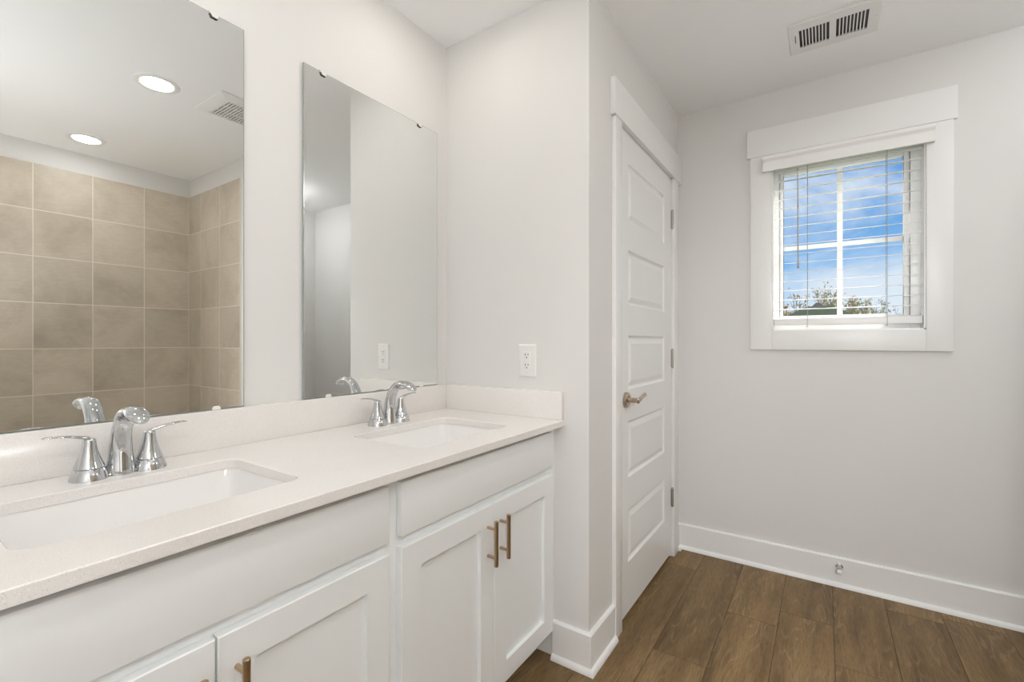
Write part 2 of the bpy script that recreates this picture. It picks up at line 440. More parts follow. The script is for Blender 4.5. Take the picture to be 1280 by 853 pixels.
# ------------------------------------------------------------------ door
dr = thing('door_1', 'white five-panel door with a bronze lever', 'door', (2.17, YD, 0), kind=S)
SX0, SX1, SZ0, SZ1 = 1.786, 2.551, 0.020, 2.036
ys = YD - 0.001
d = MB()
PZ = [(1.915, 1.669), (1.549, 1.317), (1.188, 0.960), (0.825, 0.588), (0.450, 0.230)]
PX0, PX1 = 1.894, 2.424
def rect(x0, x1, z0, z1, y): return [Vector((x0, y, z0)), Vector((x1, y, z0)), Vector((x1, y, z1)), Vector((x0, y, z1))]
d.quad(*rect(SX0, PX0, SZ0, SZ1, ys)); d.quad(*rect(PX1, SX1, SZ0, SZ1, ys))
zs = [SZ1] + [z for p in PZ for z in p] + [SZ0]
for k in range(0, len(zs), 2): d.quad(*rect(PX0, PX1, zs[k + 1], zs[k], ys))
for z1, z0 in PZ:
    L = []
    for ins, dep in ((0, 0), (0.003, 0.0045), (0.009, 0.0085), (0.013, 0.009), (0.034, 0.002), (0.036, 0.0015)):
        L.append(rect(PX0 + ins, PX1 - ins, z0 + ins, z1 - ins, ys + dep))
    d.loft(L, False, True)
yb = ys + 0.035
d.quad(*reversed(rect(SX0, SX1, SZ0, SZ1, yb)))
a, c = rect(SX0, SX1, SZ0, SZ1, ys), rect(SX0, SX1, SZ0, SZ1, yb)
for i in range(4): d.quad(a[i], a[(i + 1) % 4], c[(i + 1) % 4], c[i])
d.build('door_slab', M['door_paint'], dr, smooth=0)
lv = MB().lathe([(0.0, -0.016), (0.024, -0.016), (0.031, -0.012), (0.033, -0.004), (0.033, 0.0)], (1.860, ys, 0.920), 'y', 28)
rose = lv.build('lever_rose', M['nickel_lever'], dr)
lv = MB().lathe([(0.013, -0.016), (0.0105, -0.028), (0.011, -0.046), (0.0125, -0.056), (0.009, -0.060)], (1.860, ys, 0.920), 'y', 20)
yl = ys - 0.051
lv.tube([(1.852, yl, 0.920), (1.868, yl, 0.919), (1.888, yl - 0.003, 0.924), (1.912, yl - 0.006, 0.934), (1.938, yl - 0.005, 0.938), (1.958, yl - 0.002, 0.935), (1.970, yl + 0.001, 0.931)],
        [(0.010, 0.008), (0.011, 0.008), (0.010, 0.006), (0.009, 0.005), (0.0085, 0.0045), (0.0075, 0.004), (0.004, 0.003)], 14, side=(0, 0, 1))
lv.build('lever_handle', M['nickel_lever'], rose)
for zc in (1.822, 1.071, 0.3215):
    hb = MB()
    for k in range(5):
        hb.lathe([(0.0062, -0.0092), (0.0068, -0.008), (0.0068, 0.008), (0.0062, 0.0092)], (2.556, ys - 0.006, zc - 0.0385 + k * 0.01925), 'z', 14)
    hb.lathe([(0.004, -0.053), (0.0055, -0.049), (0.0055, 0.049), (0.004, 0.053)], (2.556, ys - 0.006, zc), 'z', 12)
    hb.box(2.5445, 2.553, ys - 0.002, ys + 0.001, zc - 0.047, zc + 0.047); hb.box(2.5585, 2.567, ys - 0.002, ys + 0.001, zc - 0.047, zc + 0.047)
    hb.build('hinge', M['hinge_nickel'], dr)
# jamb and casing
tr1 = thing('trim_1', 'white flat casing and head board around the panel door', 'door trim', (2.17, YD, 0), kind=S)
jb = MB().box(DX0, SX0 - 0.003, YD, YD + 0.1, 0, DZ1); jb.box(SX1 + 0.003, DX1, YD, YD + 0.1, 0, DZ1); jb.box(DX0, DX1, YD, YD + 0.1, SZ1 + 0.003, DZ1)
jb.box(SX0 - 0.003, SX0 + 0.012, YD + 0.037, YD + 0.05, 0, DZ1 - 0.01); jb.box(SX1 - 0.012, SX1 + 0.003, YD + 0.037, YD + 0.05, 0, DZ1 - 0.01)
jb.box(SX0, SX1, YD + 0.037, YD + 0.05, SZ1 - 0.012, SZ1 + 0.003)
jb.build('door_jamb', TP, tr1)
MB().box(1.715, 1.783, YD - 0.017, YD - 0.0003, 0, 2.045, 0.002).build('side_casing', TP, tr1)
MB().box(2.557, 2.640, YD - 0.017, YD - 0.0003, 0, 2.045, 0.002).build('side_casing', TP, tr1)
MB().box(1.698, XW - 0.0005, YD - 0.021, YD - 0.0003, 2.045, 2.189, 0.002).build('head_casing', TP, tr1)

# ------------------------------------------------------------------ window
wn = thing('window_1', 'white two-by-two grid window behind the blind', 'window', (XW + 0.1, -0.07, WZ0), kind=S)
xf0, xf1 = XW + 0.085, XW + 0.135
GY0, GY1, GZ0, GZ1 = -0.303, 0.180, 1.295, 2.025
fr = MB()
fr.box(xf0, xf1, WY0, GY0 - 0.022, WZ0, WZ1, 0.002); fr.box(xf0, xf1, GY1 + 0.018, WY1, WZ0, WZ1, 0.002)
fr.box(xf0, xf1, GY0 - 0.022, GY1 + 0.018, WZ0, GZ0 - 0.03, 0.002); fr.box(xf0, xf1, GY0 - 0.022, GY1 + 0.018, GZ1 + 0.02, WZ1, 0.002)
fr.build('window_frame', M['vinyl_white'], wn)
sa = MB(); xs0, xs1 = xf0 + 0.010, xf1 - 0.008
sa.box(xs0, xs1, GY0 - 0.022, GY0, GZ0 - 0.03, GZ1 + 0.02, 0.003); sa.box(xs0, xs1, GY1, GY1 + 0.018, GZ0 - 0.03, GZ1 + 0.02, 0.003)
sa.box(xs0, xs1, GY0, GY1, GZ0 - 0.03, GZ0, 0.003); sa.box(xs0, xs1, GY0, GY1, GZ1, GZ1 + 0.02, 0.003)
sa.build('window_sash', M['vinyl_white'], wn)
mu = MB(); xm = (xs0 + xs1) / 2
mu.box(xm - 0.005, xm + 0.005, -0.073, -0.050, GZ0, GZ1, 0.002); mu.box(xm - 0.0045, xm + 0.0045, GY0, GY1, 1.635, 1.657, 0.002)
mu.build('muntin_grid', M['vinyl_white'], wn)
MB().box(xm + 0.0065, xm + 0.0105, GY0 + 0.0005, GY1 - 0.0005, GZ0 + 0.0005, GZ1 - 0.0005).build('window_pane', M['clear_glass'], wn)
rv = MB()   # drywall-return liner boards of the opening
rv.box(XW - 0.002, xf0, WY1 - 0.006, WY1, WZ0, WZ1); rv.box(XW - 0.002, xf0, WY0, WY0 + 0.006, WZ0, WZ1)
rv.box(XW - 0.002, xf0, WY0, WY1, WZ0, WZ0 + 0.006); rv.box(XW - 0.002, xf0, WY0, WY1, WZ1 - 0.006, WZ1)
rv.build('window_jamb', TP, wn)
tr2 = thing('trim_2', 'white flat casing and wider head board around the window', 'window trim', (XW, -0.07, 1.12), kind=S)
xc = XW - 0.018
MB().box(xc, XW - 0.0003, WY1, 0.320, 1.121, 2.112, 0.002).build('side_casing', TP, tr2)
MB().box(xc, XW - 0.0003, -0.455, WY0, 1.121, 2.112, 0.002).build('side_casing', TP, tr2)
MB().box(xc, XW - 0.0003, WY0, WY1, 1.121, WZ0, 0.002).build('bottom_casing', TP, tr2)
hc = MB().box(XW - 0.022, XW - 0.0003, -0.467, 0.335, 2.112, 2.252, 0.002); hc.box(xc, XW - 0.0003, WY0, WY1, WZ1, 2.112)
hc.build('head_casing', TP, tr2)

# blind
bl = thing('window_blind', 'white horizontal slat blind lowered with open slats in the window', 'blind', (XW + 0.035, -0.07, WZ1))
xb = XW + 0.034
MB().box(xb - 0.025, xb + 0.025, WY0 + 0.008, WY1 - 0.008, WZ1 - 0.052, WZ1 - 0.007, 0.002).build('head_rail', M['blind_white'], bl)
vp = [(-0.002, 2.024), (0.010, 2.024), (0.012, 2.030), (0.012, 2.066), (0.016, 2.074), (0.022, 2.080), (0.024, 2.086), (0.024, 2.095), (-0.002, 2.095)]
vb = MB().prism([(2.668 - u, z) for u, z in vp], -0.392, 0.261, lambda u, v, d: (u, d, v))
for y in (-0.392, 0.255): vb.box(2.664, xc - 0.0005, y, y + 0.006, 2.024, 2.094)
vb.build('valance', M['blind_white'], bl)
sl = MB(); tilt = R(8)
for k in range(17):
    zc = 2.028 - k * 0.0468; pts = []
    for j in range(5):
        s_ = (j - 2) / 2 * 0.0215; cv = 0.0012 * (1 - (j - 2) ** 2 / 4)
        pts.append((xb + s_ * math.cos(tilt), zc + s_ * math.sin(tilt) + cv))
    poly = pts + [(x, z - 0.0020) for x, z in reversed(pts)]
    sl.prism(poly, WY0 + 0.0085, WY1 - 0.0085, lambda u, v, d: (u, d, v))
sl.build('slats', M['blind_white'], bl)
MB().box(xb - 0.027, xb + 0.027, WY0 + 0.009, WY1 - 0.009, 1.244, 1.276, 0.004).build('bottom_rail', M['blind_white'], bl)
for y in (0.0715, -0.236):
    cb_ = MB()
    for x in (xb - 0.0265, xb + 0.0265): cb_.tube([(x, y, 1.25), (x, y, 2.045)], 0.0012, 6)
    cb_.tube([(xb - 0.0265, y, 1.256), (xb - 0.029, y, 1.242), (xb - 0.0265, y, 1.2385), (xb - 0.01, y, 1.2375)], 0.0012, 6)
    cb_.build('ladder_cord', M['cord_grey'], bl)
    MB().lathe([(0.005, 0.0), (0.008, 0.002), (0.008, 0.006)], (xb - 0.008, y, 1.234), 'z', 12).build('cord_button', M['blind_white'], bl)
wd = MB().tube([(2.683, 0.110, 2.02), (2.683, 0.110, 1.66), (2.683, 0.109, 1.526)], 0.0034, 6)
wd.tube([(2.683, 0.109, 1.552), (2.683, 0.109, 1.524)], 0.0045, 8)
wd.build('tilt_wand', M['wand_plastic'], bl)

# ------------------------------------------------------------------ vanity cabinets
CP = M['cabinet_paint']
YF, YFACE = 0.810, 0.829        # door fronts, face frame
def shaker(x0, x1, z0, z1, y, st=0.062, th=0.0185):
    mb = MB(); rec = 0.0115; bv = 0.0022
    A = [rect(x0, x1, z0, z1, y + th), rect(x0, x1, z0, z1, y + bv), rect(x0 + bv, x1 - bv, z0 + bv, z1 - bv, y),
         rect(x0 + st, x1 - st, z0 + st, z1 - st, y), rect(x0 + st + 0.0003, x1 - st - 0.0003, z0 + st + 0.0003, z1 - st - 0.0003, y + rec)]
    return mb.loft(A, True, True)
def pull(x, z, y, parent, name='bar_pull'):
    mb = MB()
    r = 0.0062; yb_ = y - 0.031
    mb.lathe([(r - 0.0012, -0.0655), (r, -0.0645), (r, 0.0645), (r - 0.0012, 0.0655)], (x, yb_, z), 'z', 20)
    h = mb.build('pull_bar', M['bronze_pull'], parent)
    for s_ in (-1, 1):
        MB().lathe([(0.0058, 0.0), (0.0058, 0.0015), (0.0046, 0.003), (0.0044, 0.031)], (x, yb_, z + s_ * 0.041), 'y', 16).build('pull_post', M['bronze_pull'], parent)
def cabinet(x0, x1, fx0, fx1, mid, label, fill_r=0.0):
    t_ = thing('vanity_cabinet', label, 'cabinet', ((x0 + x1) / 2, (YFACE + YM) / 2, 0))
    b_ = MB()
    b_.box(x0, x0 + 0.016, YFACE + 0.019, YM - 0.002, 0.10, 0.8545); b_.box(x1 - 0.016, x1, YFACE + 0.019, YM - 0.002, 0.10, 0.8545)
    b_.box(x0 + 0.016, x1 - 0.016, YFACE + 0.019, YM - 0.002, 0.10, 0.116); b_.box(x0 + 0.016, x1 - 0.016, YM - 0.012, YM - 0.002, 0.116, 0.8545)
    b_.build('cabinet_body', CP, t_)
    f_ = MB()
    f_.box(x0, fx0 + 0.02, YFACE, YFACE + 0.019, 0.10, 0.8545, 0.0006); f_.box(fx1 - 0.02, x1 + fill_r, YFACE, YFACE + 0.019, 0.10, 0.8545, 0.0006)
    f_.box(fx0 + 0.02, fx1 - 0.02, YFACE, YFACE + 0.019, 0.825, 0.8545, 0.0006); f_.box(fx0 + 0.02, fx1 - 0.02, YFACE, YFACE + 0.019, 0.670, 0.725, 0.0006)
    f_.box(fx0 + 0.02, fx1 - 0.02, YFACE, YFACE + 0.019, 0.10, 0.145, 0.0006)
    f_.build('face_frame', CP, t_)
    MB().box(x0, x1 + fill_r, YFACE + 0.075, YFACE + 0.09, 0, 0.10).build('toe_kick', CP, t_)
    MB().box(fx0, fx1, YF, YFACE - 0.0003, 0.711, 0.838, 0.003).build('drawer_front', CP, t_)
    for a_, c_, px in ((fx0, mid - 0.0016, mid - 0.031), (mid + 0.0016, fx1, mid + 0.031)):
        dd = shaker(a_, c_, 0.122, 0.686, YF).build('cabinet_door', CP, t_, smooth=0)
        pull(px, 0.583, YF, dd)
    return t_
cabinet(0.7235, 1.481, 0.742, 1.461, 1.103, 'white vanity cabinet with two shaker doors against the outlet wall', 0.0215)
cabinet(-0.030, 0.7235, -0.009, 0.707, 0.350, 'white vanity cabinet nearer the camera, partly below the photo edge')

# ------------------------------------------------------------------ countertop with sink cut-outs
CX0, CX1, CY0, CY1, CZ0, CZ1 = -0.045, XE - 0.0005, 0.785, YM - 0.0005, 0.855, 0.877
sinks = [(1.096, 1.044), (0.350, 1.058)]
SW, SD = 0.42, 0.298
cuts = [(cx - SW / 2, cx + SW / 2, cy - SD / 2, cy + SD / 2) for cx, cy in sinks]
ct = MB(); bm = ct.bm; e_ = 0.002
def ring(pts): 
    vs = [bm.verts.new(p) for p in pts]
    return vs, [bm.edges.new((vs[i], vs[(i + 1) % len(vs)])) for i in range(len(vs))]
def rect_z(ins, z): return [Vector((CX0 + ins, CY0 + ins, z)), Vector((CX1 - ins, CY0 + ins, z)), Vector((CX1 - ins, CY1 - ins, z)), Vector((CX0 + ins, CY1 - ins, z))]
for z, ins, up in ((CZ1, e_, 1), (CZ0, 0, 0)):
    ed = ring(rect_z(ins, z))[1]
    for q in cuts: ed += ring(rrect(q[0] - (e_ if up else 0), q[1] + (e_ if up else 0), q[2] - (e_ if up else 0), q[3] + (e_ if up else 0), 0.034, z))[1]
    bmesh.ops.triangle_fill(bm, edges=ed, use_beauty=True)
ct.loft([rect_z(e_, CZ1), rect_z(0, CZ1 - e_), rect_z(0, CZ0)], False, False)
for q in cuts:
    ct.loft([rrect(q[0] - e_, q[1] + e_, q[2] - e_, q[3] + e_, 0.034, CZ1), rrect(*q, 0.032, CZ1 - e_), rrect(*q, 0.032, CZ0)], False, False)
tag(ct.build('countertop', M['quartz'], smooth=25), 'white speckled quartz countertop spanning both vanity cabinets', 'countertop')
o = MB().box(CX0, CX1 - 0.0005, YM - 0.020, YM - 0.0005, CZ1 + 0.0002, 0.980, 0.0015).build('backsplash', M['quartz'])
tag(o, 'long low white quartz backsplash under the two mirrors', 'backsplash')
o = MB().box(XE - 0.020, XE - 0.0005, 0.787, YM - 0.0205, CZ1 + 0.0002, 0.980, 0.0015).build('side_splash', M['quartz'])
tag(o, 'short white quartz side splash under the outlet', 'backsplash')

# sinks
def sink(cx, cy, label):
    t_ = thing('sink', label, 'sink', (cx, cy, 0.70), 'undermount sinks')
    L = []; hw, hd = SW / 2 + 0.003, SD / 2 + 0.003
    prof = [(0.022, 0.0, 0.036, 0), (0.0, 0.0, 0.036, 0), (-0.002, -0.004, 0.036, 0), (-0.008, -0.05, 0.045, 0), (-0.016, -0.09, 0.05, 0), (-0.028, -0.113, 0.055, 0),
            (-0.050, -0.126, 0.05, 0), (-0.085, -0.131, 0.04, 0), (-0.117, -0.134, 0.024, 0)]
    zt = CZ0 - 0.0004
    for ins, dz, r_, _ in prof:
        L.append(rrect(cx - hw - ins, cx + hw + ins, cy - hd - ins, cy + hd + ins, r_, zt + dz))
    mb = MB(); mb.loft(L, False, True)
    outer = [rrect(cx - hw - 0.022, cx + hw + 0.022, cy - hd - 0.022, cy + hd + 0.022, 0.036, zt),
             rrect(cx - hw - 0.022, cx + hw + 0.022, cy - hd - 0.022, cy + hd + 0.022, 0.036, zt - 0.010),
             rrect(cx - hw - 0.008, cx + hw + 0.008, cy - hd - 0.008, cy + hd + 0.008, 0.05, zt - 0.014),
             rrect(cx - hw + 0.015, cx + hw - 0.015, cy - hd + 0.015, cy + hd - 0.015, 0.05, zt - 0.12),
             rrect(cx - hw + 0.06, cx + hw - 0.06, cy - hd + 0.06, cy + hd - 0.06, 0.05, zt - 0.144)]
    mb.loft(outer, False, True)
    mb.build('basin', M['porcelain'], t_, smooth=40)
    MB().lathe([(0.010, 0.003), (0.016, 0.0045), (0.020, 0.003), (0.022, 0.001), (0.022, -0.003)], (cx, cy, zt - 0.134), 'z', 24, True, True).build('drain', M['chrome'], t_)
sink(*sinks[0], 'white rectangular undermount sink nearest the outlet wall')
sink(*sinks[1], 'white rectangular undermount sink at the near left end of the counter')

# ------------------------------------------------------------------ faucets
fa = thing('faucet', 'chrome two-handle faucet at the far sink near the outlet wall', 'faucet', (0, 0, 0), 'sink faucets')
CH = M['chrome']
# body bridging the three posts
bp = MB(); pl = []
for z, k in ((0.0, 0.0), (0.004, 0.0), (0.007, -0.002), (0.008, -0.006)):
    pl.append(rrect(-0.062 - k * 0 , 0.062, -0.016 - k, 0.016 + k, 0.014, z))
bp.loft(pl); bp.build('base_plate', CH, fa)
sp_ = MB()
path = [(0, 0, 0.0), (0, 0, 0.012), (0, 0.000, 0.030), (0, -0.001, 0.055), (0, -0.005, 0.080), (0, -0.014, 0.104), (0, -0.029, 0.125), (0, -0.049, 0.1385), (0, -0.070, 0.142), (0, -0.090, 0.139), (0, -0.107, 0.1325), (0, -0.120, 0.126), (0, -0.127, 0.122)]
rad = [(0.0262, 0.0255), (0.0252, 0.0245), (0.0228, 0.0220), (0.0208, 0.0195), (0.0194, 0.0168), (0.0184, 0.0145), (0.0180, 0.0125), (0.0184, 0.0112), (0.0195, 0.0100), (0.0205, 0.0095), (0.0190, 0.0085), (0.0135, 0.0065), (0.006, 0.0035)]
# smooth the path
def dense(P, Rr, k=4):
    P = [Vector(p) for p in P]; o1, o2 = [], []
    for i in range(len(P) - 1):
        p0, p1, p2, p3 = P[max(i - 1, 0)], P[i], P[i + 1], P[min(i + 2, len(P) - 1)]
        r0, r1, r2, r3 = [Vector(Rr[j]) for j in (max(i - 1, 0), i, i + 1, min(i + 2, len(P) - 1))]
        for s_ in range(k):
            u = s_ / k
            cr = lambda a, b2, c2, d2: 0.5 * ((2 * b2) + (c2 - a) * u + (2 * a - 5 * b2 + 4 * c2 - d2) * u * u + (3 * b2 - a - 3 * c2 + d2) * u ** 3)
            o1.append(cr(p0, p1, p2, p3)); o2.append(tuple(cr(r0, r1, r2, r3)))
    o1.append(P[-1]); o2.append(tuple(Rr[-1])); return o1, o2
sp_.tube(*dense(path, rad), 28, side=(1, 0, 0))
spo = sp_.build('spout', CH, fa, smooth=60)
MB().lathe([(0.0095, 0.0), (0.010, 0.003), (0.010, 0.012)], (0, -0.103, 0.119), 'z', 18).build('aerator', M['steel_trim'], spo)
def lev(s_):
    base_ = MB().lathe([(0.0325, 0.0), (0.0323, 0.002), (0.0268, 0.0225), (0.026, 0.0232)], (s_ * 0.052, 0, 0), 'z', 36).build('handle_base', CH, fa, smooth=60)
    bell = MB().lathe([(0.0235, 0.0228), (0.0235, 0.0248), (0.0256, 0.0256), (0.0222, 0.034), (0.0180, 0.046), (0.0146, 0.058), (0.0124, 0.069), (0.0115, 0.077), (0.0112, 0.081), (0.0085, 0.085), (0.003, 0.086)], (s_ * 0.052, 0, 0), 'z', 36)
    bell.build('handle_bell', CH, base_, smooth=60)
    lp = [(s_ * 0.044, 0, 0.080), (s_ * 0.053, 0, 0.084), (s_ * 0.066, -0.001, 0.0885), (s_ * 0.083, -0.003, 0.093), (s_ * 0.101, -0.004, 0.0955), (s_ * 0.117, -0.004, 0.0960), (s_ * 0.124, -0.004, 0.0955)]
    lr = [(0.006, 0.003), (0.0095, 0.0042), (0.0085, 0.0032), (0.0078, 0.0026), (0.0072, 0.0024), (0.006, 0.0022), (0.003, 0.0014)]
    MB().tube(*dense(lp, lr), 18, side=(0, 1, 0)).build('lever', CH, base_, smooth=60)
lev(-1); lev(1)
fa.location = (1.105, 1.268, CZ1)
f2 = copy_tree(fa, None, (0.357, 1.272, CZ1)); tag(f2, 'chrome two-handle faucet at the near left sink, large in the foreground')

# ------------------------------------------------------------------ mirrors
def mirror(x0, x1, label, tops, bots):
    be = 0.0022
    o = MB().loft([rect(x0, x1, 0.9815, 2.041, 1.3585), rect(x0, x1, 0.9815, 2.041, 1.3548), rect(x0 + be, x1 - be, 0.9815 + be, 2.041 - be, 1.3535)]).build('wall_mirror', M['mirror_silver'], smooth=0)
    o.data.materials.append(M['mirror_edge'])
    for pl in o.data.polygons:
        if pl.normal.y > -0.98: pl.material_index = 1
    tag(o, label, 'mirror', 'frameless vanity mirrors')
    for x in tops:
        cl = MB()
        poly = [(x - 0.011, 2.0415), (x - 0.0105, 2.034), (x - 0.007, 2.0285), (x + 0.007, 2.0285), (x + 0.0105, 2.034), (x + 0.011, 2.0415)]
        cl.prism(poly, 1.3505, 1.3532, lambda u, v, d: (u, d, v)); cl.box(x - 0.011, x + 0.011, 1.3505, YM - 0.0005, 2.0415, 2.0435)
        k = cl.build('mirror_clip', M['clip_plastic'], o)
        MB().prism([(x - 0.0115, 2.036), (x - 0.008, 2.0272), (x + 0.007, 2.0265), (x + 0.010, 2.0288), (x - 0.004, 2.0300), (x - 0.0095, 2.0365)], 1.3500, 1.3531, lambda u, v, d: (u, d, v)).build('clip_crescent', M['clip_dark'], k)  # dark crescent at the lower edge of the clip
    for x in bots:
        poly = [(x - 0.010, 0.9805), (x - 0.010, 0.986), (x - 0.006, 0.9905), (x + 0.006, 0.9905), (x + 0.010, 0.986), (x + 0.010, 0.9805)]
        MB().prism(poly, 1.3505, 1.3532, lambda u, v, d: (u, d, v)).build('mirror_clip', M['clip_plastic'], o)
mirror(0.835, 1.439, 'frameless mirror above the far sink, showing the outlet', (0.902, 1.334), (0.921, 1.343))
mirror(0.046, 0.656, 'frameless mirror above the near left sink, reflecting the tiled shower', (0.125, 0.577), (0.125, 0.583))

# ------------------------------------------------------------------ outlet
oc = (0.944, 1.090)
ot = thing('power_outlet', 'white duplex power outlet on the short wall above the side splash', 'outlet', (XE, oc[0], oc[1]))
pw, ph = 0.0395, 0.0625
pb = MB()
pb.loft([[Vector((XE - dx, oc[0] + a_ * (pw - i_), oc[1] + b_ * (ph - i_))) for a_, b_ in ((-1, -1), (1, -1), (1, 1), (-1, 1))] for dx, i_ in ((0.0002, 0), (0.002, 0), (0.0055, 0.004), (0.006, 0.006))], True, True)
pb.build('cover_plate', M['plastic_white'], ot, smooth=20)
MB().box(XE - 0.0075, XE - 0.006, oc[0] - 0.017, oc[0] + 0.017, oc[1] - 0.034, oc[1] + 0.034, 0.0012).build('receptacle', M['plastic_white'], ot)
for s_ in (-1, 1):
    zc = oc[1] + s_ * 0.0195
    sk = MB()
    for dy, hh in ((0.0062, 0.0045), (-0.0062, 0.0037)):
        sk.box(XE - 0.0079, XE - 0.0074, oc[0] + dy - 0.0012, oc[0] + dy + 0.0012, zc + 0.004 - hh, zc + 0.004 + hh)
    sk.lathe([(0.0026, -0.0079), (0.0026, -0.0074)], (XE, oc[0], zc - 0.0075), 'x', 12)
    sk.build('socket_slots', M['dark_gap'], ot)
    MB().lathe([(0.0022, -0.0068), (0.003, -0.0062), (0.003, -0.0058)], (XE, oc[0], oc[1] + s_ * 0.047), 'x', 12).build('cover_screw', M['steel_trim'], ot)

# ------------------------------------------------------------------ ceiling register
vt = thing('ceiling_vent', 'white slotted supply vent on the ceiling in front of the window', 'vent', (2.282, -0.027, ZC))
vx0, vx1, vy0, vy1 = 2.172, 2.392, -0.178, 0.123
z0_, z1_ = ZC - 0.0095, ZC - 0.0065
sx0, sx1 = 2.217, 2.348
fl = MB()
banks = [(-0.015, 0.088), (-0.141, -0.038)]
fl.box(vx0, sx0, vy0, vy1, z0_, z1_); fl.box(sx1, vx1, vy0, vy1, z0_, z1_)
fl.box(sx0, sx1, vy0, banks[1][0], z0_, z1_); fl.box(sx0, sx1, banks[1][1], banks[0][0], z0_, z1_)
fl.box(sx0, sx1, banks[0][1], 0.1005, z0_, z1_); fl.box(sx0, sx1, 0.1035, vy1, z0_, z1_)
fl.box(sx0, 2.245, 0.1005, 0.1035, z0_, z1_); fl.box(2.305, sx1, 0.1005, 0.1035, z0_, z1_)
fl.loft([[Vector((vx0 - i_, vy0 - i_, z)), Vector((vx1 + i_, vy0 - i_, z)), Vector((vx1 + i_, vy1 + i_, z)), Vector((vx0 - i_, vy1 + i_, z))] for i_, z in ((0, z0_), (0.004, ZC - 0.002), (0.004, ZC - 0.0003))], False, False)
fl.build('vent_frame', M['register_white'], vt, smooth=20)
fn = MB()
for b0_, b1_ in banks:
    n_ = 9; pitch = (b1_ - b0_) / n_
    for k in range(n_ - 1):
        y = b0_ + pitch * (k + 1); sgn = 1 if b0_ > -0.03 else -1
        fn.box(sx0, sx1, y - 0.0022, y + 0.0022, z0_, z1_)
fn.build('vent_louvers', M['register_white'], vt, smooth=0)
MB().box(sx0 - 0.003, sx1 + 0.003, -0.145, 0.108, ZC - 0.002, ZC - 0.0004).build('duct_shade', M['dark_backing'], vt)  # dark sheet stands in for the shade of the duct behind the slots
for y in (0.112, -0.166):
    MB().lathe([(0.002, -0.0115), (0.0035, -0.0105), (0.0035, -0.0092)], (2.277, y, ZC), 'z', 12).build('vent_screw', M['register_white'], vt)

# ------------------------------------------------------------------ exhaust fan (seen in the near mirror)
ef = thing('exhaust_fan', 'square white exhaust fan grille on the ceiling, seen in the near mirror', 'fan', (1.268, 0.022, ZC))
ex, ey, eh = 1.268, 0.022, 0.152
def sq(h_, z): return [Vector((ex - h_, ey - h_, z)), Vector((ex + h_, ey - h_, z)), Vector((ex + h_, ey + h_, z)), Vector((ex - h_, ey + h_, z))]
MB().loft([sq(eh, ZC - 0.0003), sq(eh, ZC - 0.005), sq(eh - 0.045, ZC - 0.022), sq(eh - 0.050, ZC - 0.0225), sq(eh - 0.053, ZC - 0.015)], False, False).build('fan_cover', M['register_white'], ef, smooth=20)
gb = MB(); hh = eh - 0.051
for k in range(13):
    x = ex - hh + 0.006 + k * (2 * hh - 0.012) / 12
    gb.box(x - 0.0042, x + 0.0042, ey - hh, ey + hh, ZC - 0.021, ZC - 0.016)
for y in (ey - hh / 3, ey + hh / 3): gb.box(ex - hh, ex + hh, y - 0.002, y + 0.002, ZC - 0.0205, ZC - 0.015)
gb.build('fan_grille', M['register_white'], ef, smooth=0)
MB().box(ex - hh, ex + hh, ey - hh, ey + hh, ZC - 0.012, ZC - 0.009).build('fan_housing', M['dark_backing'], ef)

# ------------------------------------------------------------------ recessed lights
def can(x, y, label, lens, group='recessed ceiling lights'):
    t_ = thing('recessed_light', label, 'light', (x, y, ZC), group)
    MB().lathe([(0.094, -0.0003), (0.094, -0.003), (0.090, -0.006), (0.072, -0.008), (0.068, -0.006), (0.066, -0.002)], (x, y, ZC), 'z', 40, False, False).build('light_trim', M['plastic_white'], t_)
    MB().lathe([(0.066, -0.003), (0.066, -0.005), (0.058, -0.008), (0.035, -0.0105), (0.010, -0.0115)], (x, y, ZC), 'z', 32).build('light_lens', M[lens], t_)
can(0.909, -0.024, 'round recessed ceiling light, the one nearer the exhaust fan', 'lens_room')
can(0.909, -1.142, 'round recessed ceiling light above the tiled shower', 'lens_shower')
can(1.150, 1.045, 'round recessed ceiling light over the far sink', 'lens_sink')
can(0.350, 1.045, 'round recessed ceiling light over the near sink', 'lens_sink')

# unseen domes added as fill light: one behind the camera, one in the nook past the shower
def dome(x, y, label, glow):
    dm = thing('fill_dome_light', label, 'light', (x, y, ZC), 'added fill lights')
    MB().lathe([(0.19, -0.0003), (0.19, -0.018), (0.18, -0.022)], (x, y, ZC), 'z', 40, False, True).build('light_base', M['plastic_white'], dm)
    MB().lathe([(0.175, -0.0225), (0.172, -0.05), (0.15, -0.085), (0.10, -0.108), (0.04, -0.117)], (x, y, ZC), 'z', 40, False, True).build('light_shade', M[glow], dm)
dome(-0.45, -0.95, 'added fill light, round white ceiling dome behind the camera', 'fill_glow')
dome(2.09, -1.06, 'added fill light, round white ceiling dome in the nook past the shower', 'fill_glow_nook')

# ------------------------------------------------------------------ door stop
ds = thing('door_stop', 'small metal door stop on the baseboard below the window', 'door stop', (XW - 0.014, -0.057, 0.095))
MB().lathe([(0.015, 0.0), (0.015, -0.003), (0.010, -0.007), (0.0065, -0.012), (0.0055, -0.030), (0.0065, -0.052), (0.0085, -0.056)], (XW - 0.0143, -0.057, 0.095), 'x', 20).build('stop_post', M['stop_nickel'], ds)
MB().lathe([(0.0095, -0.055), (0.0105, -0.058), (0.0105, -0.070), (0.007, -0.074)], (XW - 0.0143, -0.057, 0.095), 'x', 20).build('stop_bumper', M['rubber_white'], ds)

